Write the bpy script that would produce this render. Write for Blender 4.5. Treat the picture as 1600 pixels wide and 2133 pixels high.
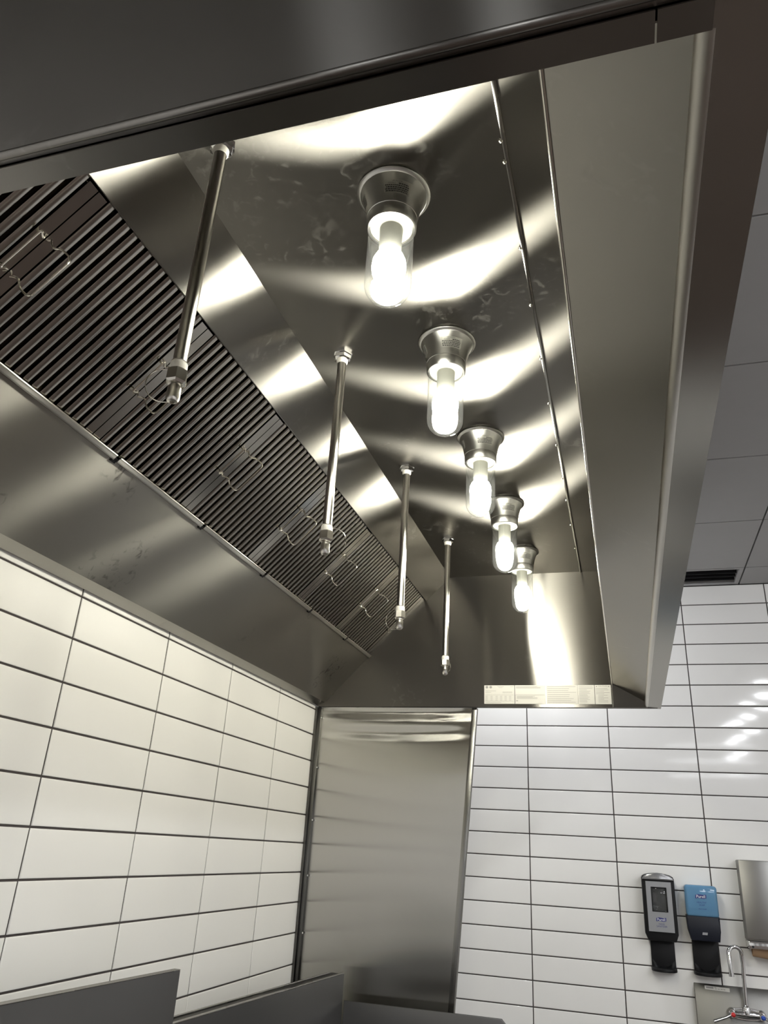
import bpy, bmesh, math, random
from mathutils import Vector, Matrix

for o in list(bpy.data.objects):
    bpy.data.objects.remove(o, do_unlink=True)
scn = bpy.context.scene
COL = scn.collection
S = 0.0254                       # the plan below is in inches
ZF = 82.0                        # plan height zero lies 82 in above the floor
random.seed(7)


def P(x, y, z):
    return Vector((x * S, y * S, (z + ZF) * S))


# ------------------------------------------------------------------ camera
CAM_R = [[0.956754, 0.285794, 0.054263], [-0.068565, 0.402827, -0.912704], [-0.282704, 0.869512, 0.405002]]
cam_d = bpy.data.cameras.new('camera')
cam = bpy.data.objects.new('camera', cam_d)
COL.objects.link(cam)
r0, r1, r2 = [Vector(r) for r in CAM_R]
cam.matrix_world = Matrix((
    (r0.x, -r1.x, -r2.x, 48.844 * S),
    (r0.y, -r1.y, -r2.y, -157.668 * S),
    (r0.z, -r1.z, -r2.z, (-23.926 + ZF) * S),
    (0, 0, 0, 1)))
cam_d.sensor_fit = 'HORIZONTAL'
cam_d.sensor_width = 36
cam_d.lens = 1575.58 / 1600 * 36
cam_d.clip_start = 0.02
scn.camera = cam

# ------------------------------------------------------------------ world, light levels, exposure
w = bpy.data.worlds.new('world')
scn.world = w
w.use_nodes = True
w.node_tree.nodes['Background'].inputs[0].default_value = (0.5, 0.5, 0.52, 1)
w.node_tree.nodes['Background'].inputs[1].default_value = 0.0
scn.view_settings.view_transform = 'Standard'
scn.view_settings.look = 'None'
scn.view_settings.exposure = 0.0
scn.view_settings.gamma = 1.0
scn.view_settings.use_curve_mapping = False
scn.cycles.max_bounces = 10
scn.cycles.glossy_bounces = 6
scn.cycles.sample_clamp_indirect = 6.0
scn.cycles.caustics_reflective = True
scn.cycles.caustics_refractive = False
BULB_POWER = 148.0                # emission of the five hood bulbs
BULB_COL = (1.0, 0.965, 0.83)
DOWN_GLOW = 195.0                # drop lenses of the room downlights
FILL_GLOW = 24.0  # emission of the added fill panels behind the camera
DOWN_COL = (0.95, 0.97, 1.0)


# ------------------------------------------------------------------ materials
def nt(name):
    m = bpy.data.materials.new(name)
    m.use_nodes = True
    t = m.node_tree
    return m, t, t.nodes['Principled BSDF']


def plain(name, col, rough=0.5, metal=0.0, spec=0.5, coat=0.0, var=0.0, vscale=6.0):
    m, t, b = nt(name)
    b.inputs['Base Color'].default_value = (*col, 1)
    b.inputs['Roughness'].default_value = rough
    b.inputs['Metallic'].default_value = metal
    b.inputs['Specular IOR Level'].default_value = spec
    b.inputs['Coat Weight'].default_value = coat
    if var > 0:
        tc = t.nodes.new('ShaderNodeTexCoord')
        n = t.nodes.new('ShaderNodeTexNoise')
        n.inputs['Scale'].default_value = vscale
        n.inputs['Detail'].default_value = 4
        t.links.new(tc.outputs['Object'], n.inputs['Vector'])
        mx = t.nodes.new('ShaderNodeMix')
        mx.data_type = 'RGBA'
        mx.inputs[6].default_value = (*[c * (1 - var) for c in col], 1)
        mx.inputs[7].default_value = (*[min(1, c * (1 + var)) for c in col], 1)
        t.links.new(n.outputs['Fac'], mx.inputs[0])
        t.links.new(mx.outputs[2], b.inputs['Base Color'])
    return m


def steel(name, grain, fine=0.03, broad=0.28, col=(0.43, 0.42, 0.395), wave=0.0, wscale=3.0, smudge=0.03, dirt=0.0, dcol=(0.30, 0.29, 0.27), core=0.0):
    """brushed stainless sheet; grain = world direction of the brush lines,
    fine / broad = blur along and across those lines"""
    m = bpy.data.materials.new(name)
    m.use_nodes = True
    t = m.node_tree
    t.nodes.remove(t.nodes['Principled BSDF'])
    L = t.links.new
    b = t.nodes.new('ShaderNodeBsdfAnisotropic')
    b.distribution = 'BECKMANN'
    df = t.nodes.new('ShaderNodeBsdfDiffuse')
    df.inputs[0].default_value = (*dcol, 1)
    ms = t.nodes.new('ShaderNodeMixShader')
    if core > 0:
        # a clearer reflection under the wide brushed one
        b2 = t.nodes.new('ShaderNodeBsdfAnisotropic')
        b2.distribution = 'BECKMANN'
        b2.inputs['Color'].default_value = (*col, 1)
        b2.inputs['Anisotropy'].default_value = 0.6
        b2.inputs['Roughness'].default_value = (0.022 * 0.13) ** 0.25
        mc = t.nodes.new('ShaderNodeMixShader')
        mc.inputs[0].default_value = core
        L(b.outputs[0], mc.inputs[1])
        L(b2.outputs[0], mc.inputs[2])
        L(mc.outputs[0], ms.inputs[1])
    else:
        L(b.outputs[0], ms.inputs[1])
    L(df.outputs[0], ms.inputs[2])
    L(ms.outputs[0], t.nodes['Material Output'].inputs[0])
    b.inputs['Color'].default_value = (*col, 1)
    b.inputs['Anisotropy'].default_value = 1 - math.sqrt(fine / broad)
    rough = (fine * broad) ** 0.25
    g = t.nodes.new('ShaderNodeNewGeometry')
    cx = t.nodes.new('ShaderNodeCombineXYZ')
    for i in range(3):
        cx.inputs[i].default_value = grain[i]
    L(cx.outputs[0], b.inputs['Tangent'])
    if core > 0:
        L(cx.outputs[0], b2.inputs['Tangent'])
    # broad handling smudges
    n2 = t.nodes.new('ShaderNodeTexNoise')
    n2.inputs['Scale'].default_value = 3.0
    n2.inputs['Detail'].default_value = 2
    L(g.outputs['Position'], n2.inputs['Vector'])
    a2 = t.nodes.new('ShaderNodeMapRange')
    a2.inputs['From Min'].default_value = 0.35
    a2.inputs['From Max'].default_value = 0.75
    a2.inputs['To Min'].default_value = rough - smudge / 2
    a2.inputs['To Max'].default_value = rough + smudge
    L(n2.outputs['Fac'], a2.inputs['Value'])
    L(a2.outputs[0], b.inputs['Roughness'])
    # finger marks and wiped smears, in a few patches
    ds = t.nodes.new('ShaderNodeTexNoise')
    ds.inputs['Scale'].default_value = 38.0
    ds.inputs['Detail'].default_value = 3
    ds.inputs['Distortion'].default_value = 1.2
    L(g.outputs['Position'], ds.inputs['Vector'])
    dm = t.nodes.new('ShaderNodeMapRange')
    dm.inputs['From Min'].default_value = 0.56
    dm.inputs['From Max'].default_value = 0.72
    L(ds.outputs['Fac'], dm.inputs['Value'])
    pm = t.nodes.new('ShaderNodeTexNoise')
    pm.inputs['Scale'].default_value = 4.5
    pm.inputs['Detail'].default_value = 1
    L(g.outputs['Position'], pm.inputs['Vector'])
    pr = t.nodes.new('ShaderNodeMapRange')
    pr.inputs['From Min'].default_value = 0.56
    pr.inputs['From Max'].default_value = 0.70
    pr.inputs['To Max'].default_value = dirt
    L(pm.outputs['Fac'], pr.inputs['Value'])
    mu = t.nodes.new('ShaderNodeMath')
    mu.operation = 'MULTIPLY'
    L(dm.outputs[0], mu.inputs[0])
    L(pr.outputs[0], mu.inputs[1])
    L(mu.outputs[0], ms.inputs[0])
    if wave > 0:
        n3 = t.nodes.new('ShaderNodeTexNoise')
        n3.inputs['Scale'].default_value = wscale
        n3.inputs['Detail'].default_value = 0.0
        L(g.outputs['Position'], n3.inputs['Vector'])
        bp = t.nodes.new('ShaderNodeBump')
        bp.inputs['Strength'].default_value = 1.0
        bp.inputs['Distance'].default_value = wave
        L(n3.outputs['Fac'], bp.inputs['Height'])
        L(bp.outputs[0], b.inputs['Normal'])
    return m


def emit(name, col, strength):
    m = bpy.data.materials.new(name)
    m.use_nodes = True
    t = m.node_tree
    t.nodes.remove(t.nodes['Principled BSDF'])
    e = t.nodes.new('ShaderNodeEmission')
    e.inputs[0].default_value = (*col, 1)
    e.inputs[1].default_value = strength
    t.links.new(e.outputs[0], t.nodes['Material Output'].inputs[0])
    return m


def clear(name, tint=(1, 1, 1), ior=1.45, rough=0.02, body=0.0, bodycol=(1, 1, 1), back=False):
    """thin clear wall: see-through with a Fresnel gloss, optional milky body"""
    m = bpy.data.materials.new(name)
    m.use_nodes = True
    t = m.node_tree
    t.nodes.remove(t.nodes['Principled BSDF'])
    tr = t.nodes.new('ShaderNodeBsdfTransparent')
    tr.inputs[0].default_value = (*tint, 1)
    gl = t.nodes.new('ShaderNodeBsdfGlossy')
    gl.inputs['Roughness'].default_value = rough
    fr = t.nodes.new('ShaderNodeFresnel')
    ge = t.nodes.new('ShaderNodeNewGeometry')
    mr = t.nodes.new('ShaderNodeMapRange')
    mr.inputs['To Min'].default_value = ior
    mr.inputs['To Max'].default_value = 1.0 / ior
    t.links.new(ge.outputs['Backfacing'], mr.inputs['Value'])
    t.links.new(mr.outputs[0], fr.inputs['IOR'])
    mx = t.nodes.new('ShaderNodeMixShader')
    t.links.new(fr.outputs[0], mx.inputs[0])
    base = tr
    if body > 0:
        df = t.nodes.new('ShaderNodeBsdfTranslucent' if back else 'ShaderNodeBsdfDiffuse')
        df.inputs[0].default_value = (*bodycol, 1)
        m2 = t.nodes.new('ShaderNodeMixShader')
        m2.inputs[0].default_value = body
        t.links.new(tr.outputs[0], m2.inputs[1])
        t.links.new(df.outputs[0], m2.inputs[2])
        base = m2
    t.links.new(base.outputs[0], mx.inputs[1])
    t.links.new(gl.outputs[0], mx.inputs[2])
    t.links.new(mx.outputs[0], t.nodes['Material Output'].inputs[0])
    return m


Y_GRAIN, X_GRAIN, Z_GRAIN = (0.021, 1, 0.013), (1, 0.017, 0.023), (0.019, 0.012, 1)
M = {}
M['tile'] = plain('glazed_tile', (0.86, 0.85, 0.825), rough=0.09, spec=0.32, var=0.03, vscale=3.0)
M['tile_satin'] = plain('satin_tile', (0.87, 0.855, 0.82), rough=0.34, spec=0.32, var=0.02, vscale=3.0)
M['grout'] = plain('dark_grout', (0.055, 0.046, 0.044), rough=0.9)
M['ceiling'] = plain('ceiling_tile', (0.44, 0.44, 0.44), rough=0.8, var=0.02, vscale=20)
M['ceil_gap'] = plain('ceiling_gap', (0.05, 0.05, 0.05), rough=0.9)
M['floor'] = plain('quarry_tile', (0.085, 0.062, 0.05), rough=0.45, var=0.25, vscale=5)
M['white_wall'] = plain('white_wall_panel', (0.7, 0.69, 0.68), rough=0.5)
M['paint'] = plain('grey_paint', (0.22, 0.215, 0.21), rough=0.6)
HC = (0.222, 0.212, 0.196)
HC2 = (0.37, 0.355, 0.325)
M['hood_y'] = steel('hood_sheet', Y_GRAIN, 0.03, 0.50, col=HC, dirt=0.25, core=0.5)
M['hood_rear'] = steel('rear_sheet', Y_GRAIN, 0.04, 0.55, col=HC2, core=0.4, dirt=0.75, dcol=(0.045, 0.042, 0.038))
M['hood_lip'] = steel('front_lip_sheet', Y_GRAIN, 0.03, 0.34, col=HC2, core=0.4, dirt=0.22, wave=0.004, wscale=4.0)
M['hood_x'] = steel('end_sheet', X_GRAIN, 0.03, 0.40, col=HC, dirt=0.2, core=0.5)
M['flange'] = steel('flange_sheet', Y_GRAIN, 0.03, 0.15)
M['hem'] = steel('rolled_hem', Y_GRAIN, 0.04, 0.35, col=(0.62, 0.60, 0.56))
M['trim'] = steel('trim_sheet', Z_GRAIN, 0.03, 0.15, col=(0.28, 0.275, 0.26))
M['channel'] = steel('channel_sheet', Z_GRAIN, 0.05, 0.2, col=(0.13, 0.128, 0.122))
M['partition'] = steel('partition_sheet', Z_GRAIN, 0.012, 0.20, col=(0.52, 0.51, 0.48), smudge=0.01)
M['filter'] = steel('filter_steel', (0.7071, 0, 0.7071), 0.015, 0.05, col=(0.46, 0.44, 0.405), smudge=0.01)
M['chrome'] = plain('chrome', (0.82, 0.82, 0.82), rough=0.08, metal=1.0)
M['wire'] = plain('bright_wire', (0.80, 0.77, 0.70), rough=0.18, metal=1.0)
M['pipe'] = steel('pipe_steel', Z_GRAIN, 0.05, 0.22, col=(0.66, 0.64, 0.60), smudge=0.0)
M['cast'] = steel('cast_aluminium', Z_GRAIN, 0.14, 0.20, col=(0.72, 0.72, 0.70), smudge=0.0)
M['tape'] = plain('white_thread_tape', (0.75, 0.73, 0.68), rough=0.7)
M['black'] = plain('black_plastic', (0.007, 0.007, 0.008), rough=0.5, spec=0.25)
M['black_matte'] = plain('black_matte', (0.006, 0.006, 0.008), rough=0.8)
M['navy'] = plain('dark_navy_plastic', (0.008, 0.010, 0.018), rough=0.45, spec=0.3)
M['silver'] = plain('silver_plastic', (0.30, 0.305, 0.315), rough=0.38, metal=0.35)
M['grey_top'] = plain('grey_gloss_plastic', (0.22, 0.22, 0.225), rough=0.2, metal=0.4)
M['paper'] = plain('label_paper', (0.60, 0.585, 0.545), rough=0.45)
M['ink'] = plain('label_ink', (0.28, 0.27, 0.26), rough=0.6)
M['dark_ink'] = plain('black_ink', (0.02, 0.02, 0.02), rough=0.6)
M['logo_blue'] = plain('logo_blue', (0.015, 0.02, 0.16), rough=0.4)
M['white'] = plain('white_print', (0.85, 0.85, 0.85), rough=0.5)
M['red'] = plain('red_index', (0.55, 0.02, 0.02), rough=0.35)
M['blue'] = plain('blue_index', (0.02, 0.07, 0.40), rough=0.35)
M['kraft'] = plain('brown_paper', (0.36, 0.23, 0.13), rough=0.85, var=0.15)
M['socket'] = plain('lamp_socket', (0.30, 0.30, 0.27), rough=0.5)
M['bulb'] = emit('bulb_glow', BULB_COL, BULB_POWER)
M['lens'] = emit('downlight_lens', DOWN_COL, DOWN_GLOW)
M['streak_strip'] = emit('streak_strip_diffuser', DOWN_COL, 11.0)  # glow of the strips added for streaks on the near hood face
M['fill_panel'] = emit('fill_panel_diffuser', DOWN_COL, FILL_GLOW)
M['glass'] = clear('jar_glass', (0.97, 0.98, 0.97), 1.55, 0.03, body=0.003, bodycol=(0.9, 0.92, 0.92), back=True)
M['bottle_blue'] = clear('blue_bottle', (0.40, 0.62, 0.82), 1.40, 0.05, body=0.55, bodycol=(0.19, 0.39, 0.57))
M['gel'] = clear('clear_gel', (0.6, 0.62, 0.62), 1.40, 0.05, body=0.10, bodycol=(0.5, 0.5, 0.5))
M['sticker_clear'] = clear('clear_sticker', (0.92, 0.92, 0.90), 1.3, 0.3, body=0.22, bodycol=(0.7, 0.69, 0.65))
M['appliance'] = steel('appliance_sheet', Y_GRAIN, 0.06, 0.2, col=(0.15, 0.147, 0.142))
M['cook_top'] = plain('dark_cooking_surface', (0.07, 0.066, 0.06), rough=0.5)
M['sink'] = steel('sink_sheet', X_GRAIN, 0.16, 0.26, col=(0.23, 0.225, 0.215))
M['towel_box'] = steel('towel_cabinet_sheet', X_GRAIN, 0.08, 0.25, col=(0.36, 0.355, 0.34))


# ------------------------------------------------------------------ mesh helpers (plan inches)
class MB:
    def __init__(self):
        self.bm = bmesh.new()
        self.slot = 0

    def _mark(self, faces, smooth):
        for f in faces:
            f.smooth = smooth
            f.material_index = self.slot

    def box(self, x0, x1, y0, y1, z0, z1, bev=0.0, seg=2):
        vs = [self.bm.verts.new((x, y, z)) for x in (x0, x1) for y in (y0, y1) for z in (z0, z1)]
        q = [(0, 1, 3, 2), (4, 6, 7, 5), (0, 4, 5, 1), (2, 3, 7, 6), (0, 2, 6, 4), (1, 5, 7, 3)]
        fs = [self.bm.faces.new([vs[i] for i in f]) for f in q]
        self._mark(fs, False)
        if bev > 0:
            es = list({e for f in fs for e in f.edges})
            r = bmesh.ops.bevel(self.bm, geom=es, offset=bev, segments=seg, profile=0.5, affect='EDGES')
            self._mark(r['faces'], bev > 0.3)
        return fs

    def poly(self, pts, smooth=False):
        f = self.bm.faces.new([self.bm.verts.new(p) for p in pts])
        self._mark([f], smooth)
        return f

    def prism(self, pts3, ext, smooth_side=False, bev=0.0):
        """closed polygon pts3 pushed along vector ext"""
        e = Vector(ext)
        a = [self.bm.verts.new(p) for p in pts3]
        b = [self.bm.verts.new(Vector(p) + e) for p in pts3]
        n = len(a)
        fs = [self.bm.faces.new(a), self.bm.faces.new(list(reversed(b)))]
        self._mark(fs, False)
        sd = [self.bm.faces.new((a[i], b[i], b[(i + 1) % n], a[(i + 1) % n])) for i in range(n)]
        self._mark(sd, smooth_side)
        if bev > 0:
            es = list({ed for f in fs for ed in f.edges})
            r = bmesh.ops.bevel(self.bm, geom=es, offset=bev, segments=2, profile=0.5, affect='EDGES')
            self._mark(r['faces'], False)

    def grid(self, fn, nu, nv, smooth=True):
        g = [[self.bm.verts.new(fn(i / nu, j / nv)) for j in range(nv + 1)] for i in range(nu + 1)]
        fs = [self.bm.faces.new((g[i][j], g[i + 1][j], g[i + 1][j + 1], g[i][j + 1])) for i in range(nu) for j in range(nv)]
        self._mark(fs, smooth)

    def sheet(self, prof, y0, y1, th):
        """open XZ profile thickened to the left of its travel and run along Y"""
        n = len(prof)
        nor = []
        for i in range(n):
            d = Vector((0, 0))
            for j in (i - 1, i):
                if 0 <= j < n - 1:
                    v = Vector((prof[j + 1][0] - prof[j][0], prof[j + 1][1] - prof[j][1])).normalized()
                    d += Vector((-v.y, v.x))
            nor.append(d.normalized())
        out = [(p[0] + k.x * th, p[1] + k.y * th) for p, k in zip(prof, nor)]
        for i in range(n - 1):
            q = [prof[i], prof[i + 1], out[i + 1], out[i]]
            self.prism([(x, y0, z) for x, z in q], (0, y1 - y0, 0))

    def lathe(self, prof, cx, cy, seg=32, cap0=False, cap1=False, smooth=True, lobes=None):
        """profile of (radius, z) about a vertical axis"""
        rings = []
        for r, z in prof:
            rings.append([self.bm.verts.new((cx + r * math.cos(2 * math.pi * k / seg), cy + r * math.sin(2 * math.pi * k / seg), z)) for k in range(seg)])
        fs = []
        for a, b in zip(rings, rings[1:]):
            for k in range(seg):
                fs.append(self.bm.faces.new((a[k], a[(k + 1) % seg], b[(k + 1) % seg], b[k])))
        self._mark(fs, smooth)
        if cap0:
            self._mark([self.bm.faces.new(rings[0])], False)
        if cap1:
            self._mark([self.bm.faces.new(list(reversed(rings[-1])))], False)

    def tube(self, path, r, seg=10, closed=False, caps=True):
        pts = [Vector(p) for p in path]
        n = len(pts)
        rings = []
        up = None
        for i, p in enumerate(pts):
            if closed:
                d = pts[(i + 1) % n] - pts[i - 1]
            else:
                d = pts[min(i + 1, n - 1)] - pts[max(i - 1, 0)]
            d.normalize()
            if up is None:
                up = d.orthogonal().normalized()
            up = (up - d * up.dot(d)).normalized()
            s = d.cross(up)
            rr = r[i] if isinstance(r, (list, tuple)) else r
            rings.append([self.bm.verts.new(p + (up * math.cos(2 * math.pi * k / seg) + s * math.sin(2 * math.pi * k / seg)) * rr) for k in range(seg)])
        fs = []
        prs = list(zip(rings, rings[1:]))
        if closed:
            prs.append((rings[-1], rings[0]))
        for a, b in prs:
            for k in range(seg):
                fs.append(self.bm.faces.new((a[k], a[(k + 1) % seg], b[(k + 1) % seg], b[k])))
        self._mark(fs, True)
        if caps and not closed:
            self._mark([self.bm.faces.new(rings[0]), self.bm.faces.new(list(reversed(rings[-1])))], False)

    def ball(self, c, r, seg=12, sq=1.0):
        prof = []
        for k in range(seg + 1):
            a = math.pi * k / seg
            prof.append((max(1e-4, r * math.sin(a)), c[2] + r * sq * math.cos(a)))
        self.lathe(prof, c[0], c[1], seg=2 * seg)

    def build(self, name, mats, parent=None):
        if not isinstance(mats, (list, tuple)):
            mats = [mats]
        bmesh.ops.recalc_face_normals(self.bm, faces=self.bm.faces)
        off = wloc(parent) if parent is not None else Vector((0, 0, 0))
        for v in self.bm.verts:
            v.co = P(*v.co) - off
        me = bpy.data.meshes.new(name)
        self.bm.to_mesh(me)
        self.bm.free()
        me.set_sharp_from_angle(angle=math.radians(38))
        for m in mats:
            me.materials.append(m)
        o = bpy.data.objects.new(name, me)
        COL.objects.link(o)
        o.parent = parent
        return o


def wloc(o):
    v = Vector((0, 0, 0))
    while o is not None:
        v += o.location
        o = o.parent
    return v


def thing(name, label, cat, at, group=None):
    o = bpy.data.objects.new(name, None)
    COL.objects.link(o)
    o.empty_display_size = 0.05
    o.location = P(*at)
    o['label'] = label
    o['category'] = cat
    if group:
        o['group'] = group
    return o


def tag(o, label, cat, group=None):
    o['label'] = label
    o['category'] = cat
    if group:
        o['group'] = group
    return o


def struct(o):
    o['kind'] = 'structure'
    return o


def kids(o):
    return [c for c in bpy.data.objects if c.parent == o]


def copy_thing(root, delta, label):
    """the thing, its parts and their sub-parts, shifted along the plan"""
    def cp(o, par):
        c = o.copy()
        COL.objects.link(c)
        c.parent = par
        for k in kids(o):
            cp(k, c)
        return c
    r = cp(root, None)
    r.location = root.location + Vector(delta) * S
    r['label'] = label
    return r


def text_mesh(s, size, align='CENTER'):
    """flat outline of the words: list of 2D points and faces"""
    cu = bpy.data.curves.new('t', 'FONT')
    cu.body = s
    cu.size = size
    cu.align_x = align
    cu.align_y = 'CENTER'
    cu.resolution_u = 2
    ob = bpy.data.objects.new('t', cu)
    COL.objects.link(ob)
    dg = bpy.context.evaluated_depsgraph_get()
    dg.update()
    me = bpy.data.meshes.new_from_object(ob.evaluated_get(dg))
    vs = [(v.co.x, v.co.y) for v in me.vertices]
    fs = [tuple(p.vertices) for p in me.polygons]
    bpy.data.objects.remove(ob, do_unlink=True)
    bpy.data.curves.remove(cu)
    bpy.data.meshes.remove(me)
    return vs, fs


def add_text(mb, s, size, fn, align='CENTER', squash=1.0):
    vs, fs = text_mesh(s, size, align)
    bv = [mb.bm.verts.new(fn(x * squash, y)) for x, y in vs]
    for f in fs:
        try:
            fc = mb.bm.faces.new([bv[i] for i in f])
            fc.material_index = mb.slot
        except ValueError:
            pass


# ================================================================== the setting
PX, PZ = 15.672, 4.0
CEIL = 27.97


def tile_wall(name, mapf, us, vs, mat, gap=0.19, rise=0.10):
    """glazed tiles with rounded edges standing proud of a grout bed; mapf(u, v, out)"""
    mb = MB()
    mb.slot = 1
    u0, u1, v0, v1 = us[0], us[-1], vs[0], vs[-1]
    mb.poly([mapf(u0, v0, 0), mapf(u1, v0, 0), mapf(u1, v1, 0), mapf(u0, v1, 0)])
    mb.poly([mapf(u0, v0, -4), mapf(u0, v1, -4), mapf(u1, v1, -4), mapf(u1, v0, -4)])
    mb.slot = 0
    rng = random.Random(3)
    for i in range(len(us) - 1):
        for j in range(len(vs) - 1):
            a, b, c, d = us[i] + gap / 2, us[i + 1] - gap / 2, vs[j] + gap / 2, vs[j + 1] - gap / 2
            if b - a < 0.1 or d - c < 0.1:
                continue
            tu, tv = rng.gauss(0, 0.0018), rng.gauss(0, 0.0022)
            cu, cv = (a + b) / 2, (c + d) / 2
            rings = []
            for ins, h in ((0.0, 0.0), (0.0, rise * 0.45), (0.025, rise * 0.8), (0.075, rise * 0.96), (0.16, rise)):
                rings.append([mb.bm.verts.new(mapf(u, v, h + (0 if h == 0 else tu * (u - cu) + tv * (v - cv))))
                              for u, v in ((a + ins, c + ins), (b - ins, c + ins), (b - ins, d - ins), (a + ins, d - ins))])
            fs = []
            for p, q in zip(rings, rings[1:]):
                for k in range(4):
                    fs.append(mb.bm.faces.new((p[k], p[(k + 1) % 4], q[(k + 1) % 4], q[k])))
            mb._mark(fs, True)
            mb._mark([mb.bm.faces.new(rings[-1])], False)
    return struct(mb.build(name, [mat, M['grout']]))


# tile faces lie in the planes x = 0 and y = 0
rows_l = [-82.0] + [-3.503 - 4.089 * k for k in range(19, -8, -1)] + [CEIL]
cols_l = [-330.0] + [-52.447 + PX * k for k in range(-17, 4)] + [0.0]
tile_wall('wall_left', lambda u, v, h: (-0.1 + h, u, v), cols_l, rows_l, M['tile_satin'])
rows_e = [-82.0] + [-PZ * k for k in range(20, -7, -1)] + [CEIL]
cols_e = [0.0] + [30.445 + PX * k for k in range(-1, 9)] + [180.0]
tile_wall('wall_back', lambda u, v, h: (u, 0.1 - h, v), cols_e, rows_e, M['tile'])

mb = MB(); mb.box(180, 184, -330, 4, -82, CEIL); struct(mb.build('wall_right', M['white_wall']))
mb = MB(); mb.box(-4, 184, -334, -330, -82, CEIL); struct(mb.build('wall_front', M['paint']))
for n_, xa_, xb_ in ((1, 8, 17), (2, 30, 36), (3, 48, 56)):  # unseen pale columns, added to streak the reflection in the near hood end
    mb = MB(); mb.box(xa_, xb_, -330, -327, -82, CEIL - 0.5, 0.2); struct(mb.build('trim_%d' % n_, M['white_wall']))
mb = MB(); mb.box(-4, 184, -334, 4, -86, -82); struct(mb.build('floor', M['floor']))

# suspended ceiling: flat lay-in panels with fine dark joints, one cell open for the air return
FILL_POS = [(95, -290), (150, -235), (150, -290)]
DL = [(30, -18), (95, -109), (95, -154), (95, -199), (95, -244), (140, -64), (140, -109), (140, -154), (140, -199)]
mb = MB()
mb.slot = 1
mb.box(-4, 184, -334, 4, CEIL + 1.2, CEIL + 4)
mb.slot = 0
ylines = [-0.15, -10.0] + [-10.0 - 22.9 * k for k in range(1, 15)]
xlines = [0.15, 26.9, 72.95, 118.6, 164.4, 180.0]
JG = 0.13
for i in range(len(xlines) - 1):
    for j in range(len(ylines) - 1):
        xa, xb, ya, yb = xlines[i] + JG, xlines[i + 1] - JG, max(ylines[j + 1] + JG, -330), ylines[j] - JG
        if j == 0 and i == 1:
            # steel-white rim round the open cell
            mb.box(xa, xb, ya, ya + 0.75, CEIL, CEIL + 1.2)
            mb.box(xa, xb, yb - 0.55, yb, CEIL, CEIL + 1.2)
            mb.box(xb - 0.7, xb, ya + 0.75, yb - 0.55, CEIL, CEIL + 1.2)
            mb.box(xa, xa + 0.7, ya + 0.75, yb - 0.55, CEIL, CEIL + 1.2)
            continue
        mb.box(xa, xb, ya, yb, CEIL, CEIL + 1.2)
struct(mb.build('ceiling', [M['ceiling'], M['ceil_gap']]))

g = thing('air_return', 'black air return slot in the ceiling edge above the white tiled wall', 'vent', (50, -5, CEIL + 0.3))
mb = MB(); mb.box(28.2, 71.9, -9.0, -0.95, CEIL + 0.9, CEIL + 1.15); mb.build('backing', M['black_matte'], g)
for yy in (-6.6, -4.6, -2.6):
    mb = MB(); mb.box(28.2, 71.9, yy - 0.08, yy + 0.08, CEIL + 0.15, CEIL + 0.85); mb.build('louver', M['black_matte'], g)

for i, (lx, ly) in enumerate(DL):
    d = thing('recessed_downlight', 'round ceiling downlight hidden behind the far hood end, close to the tiled wall' if ly > -30 else 'round recessed ceiling downlight out over the open kitchen floor',
              'ceiling light', (lx, ly, CEIL), 'recessed room downlights')
    mb = MB(); mb.lathe([(2.7, CEIL - 0.02), (3.6, CEIL - 0.02), (3.6, CEIL - 0.14), (2.7, CEIL - 0.2), (2.7, CEIL - 0.02)], lx, ly); mb.build('trim_ring', M['white'], d)
    mb = MB(); mb.lathe([(2.69, CEIL - 0.06)] + [(max(0.01, 2.66 * math.cos(math.pi / 2 * k / 8)), CEIL - 0.15 - 2.0 * math.sin(math.pi / 2 * k / 8)) for k in range(9)], lx, ly)
    mb.build('drop_lens', M['lens'], d)

for lx, ly in FILL_POS:  # unseen ceiling panels added as soft fill for the tiled end wall
    d = thing('added_fill_panel', 'flat rectangular ceiling fill panel added behind the camera over the kitchen', 'ceiling light', (lx, ly, CEIL), 'added ceiling fill panels')
    mb = MB()
    for q in ((-23, 23, -11.6, -11), (-23, 23, 11, 11.6), (-23, -22.4, -11, 11), (22.4, 23, -11, 11)):
        mb.box(lx + q[0], lx + q[1], ly + q[2], ly + q[3], CEIL - 0.35, CEIL - 0.02)
    mb.build('frame', M['white'], d)
    mb = MB(); mb.box(lx - 22.4, lx + 22.4, ly - 11, ly + 11, CEIL - 0.2, CEIL - 0.05); mb.build('diffuser', M['fill_panel'], d)

for lx, ly in ((25, -222), (43, -222)):  # unseen strips added to draw light streaks on the near hood face
    d = thing('added_streak_light', 'narrow ceiling strip light added for hood streaks behind the camera, beyond the near hood end', 'ceiling light', (lx, ly, CEIL), 'added streak strip lights')
    mb = MB(); mb.box(lx - 2.4, lx + 2.4, ly - 24, ly + 24, CEIL - 1.2, CEIL - 0.02, 0.1); mb.build('housing', M['white'], d)
    mb = MB(); mb.box(lx - 2.0, lx + 2.0, ly - 23.5, ly + 23.5, CEIL - 1.5, CEIL - 1.2, 0.1); mb.build('diffuser', M['streak_strip'], d)

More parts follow.
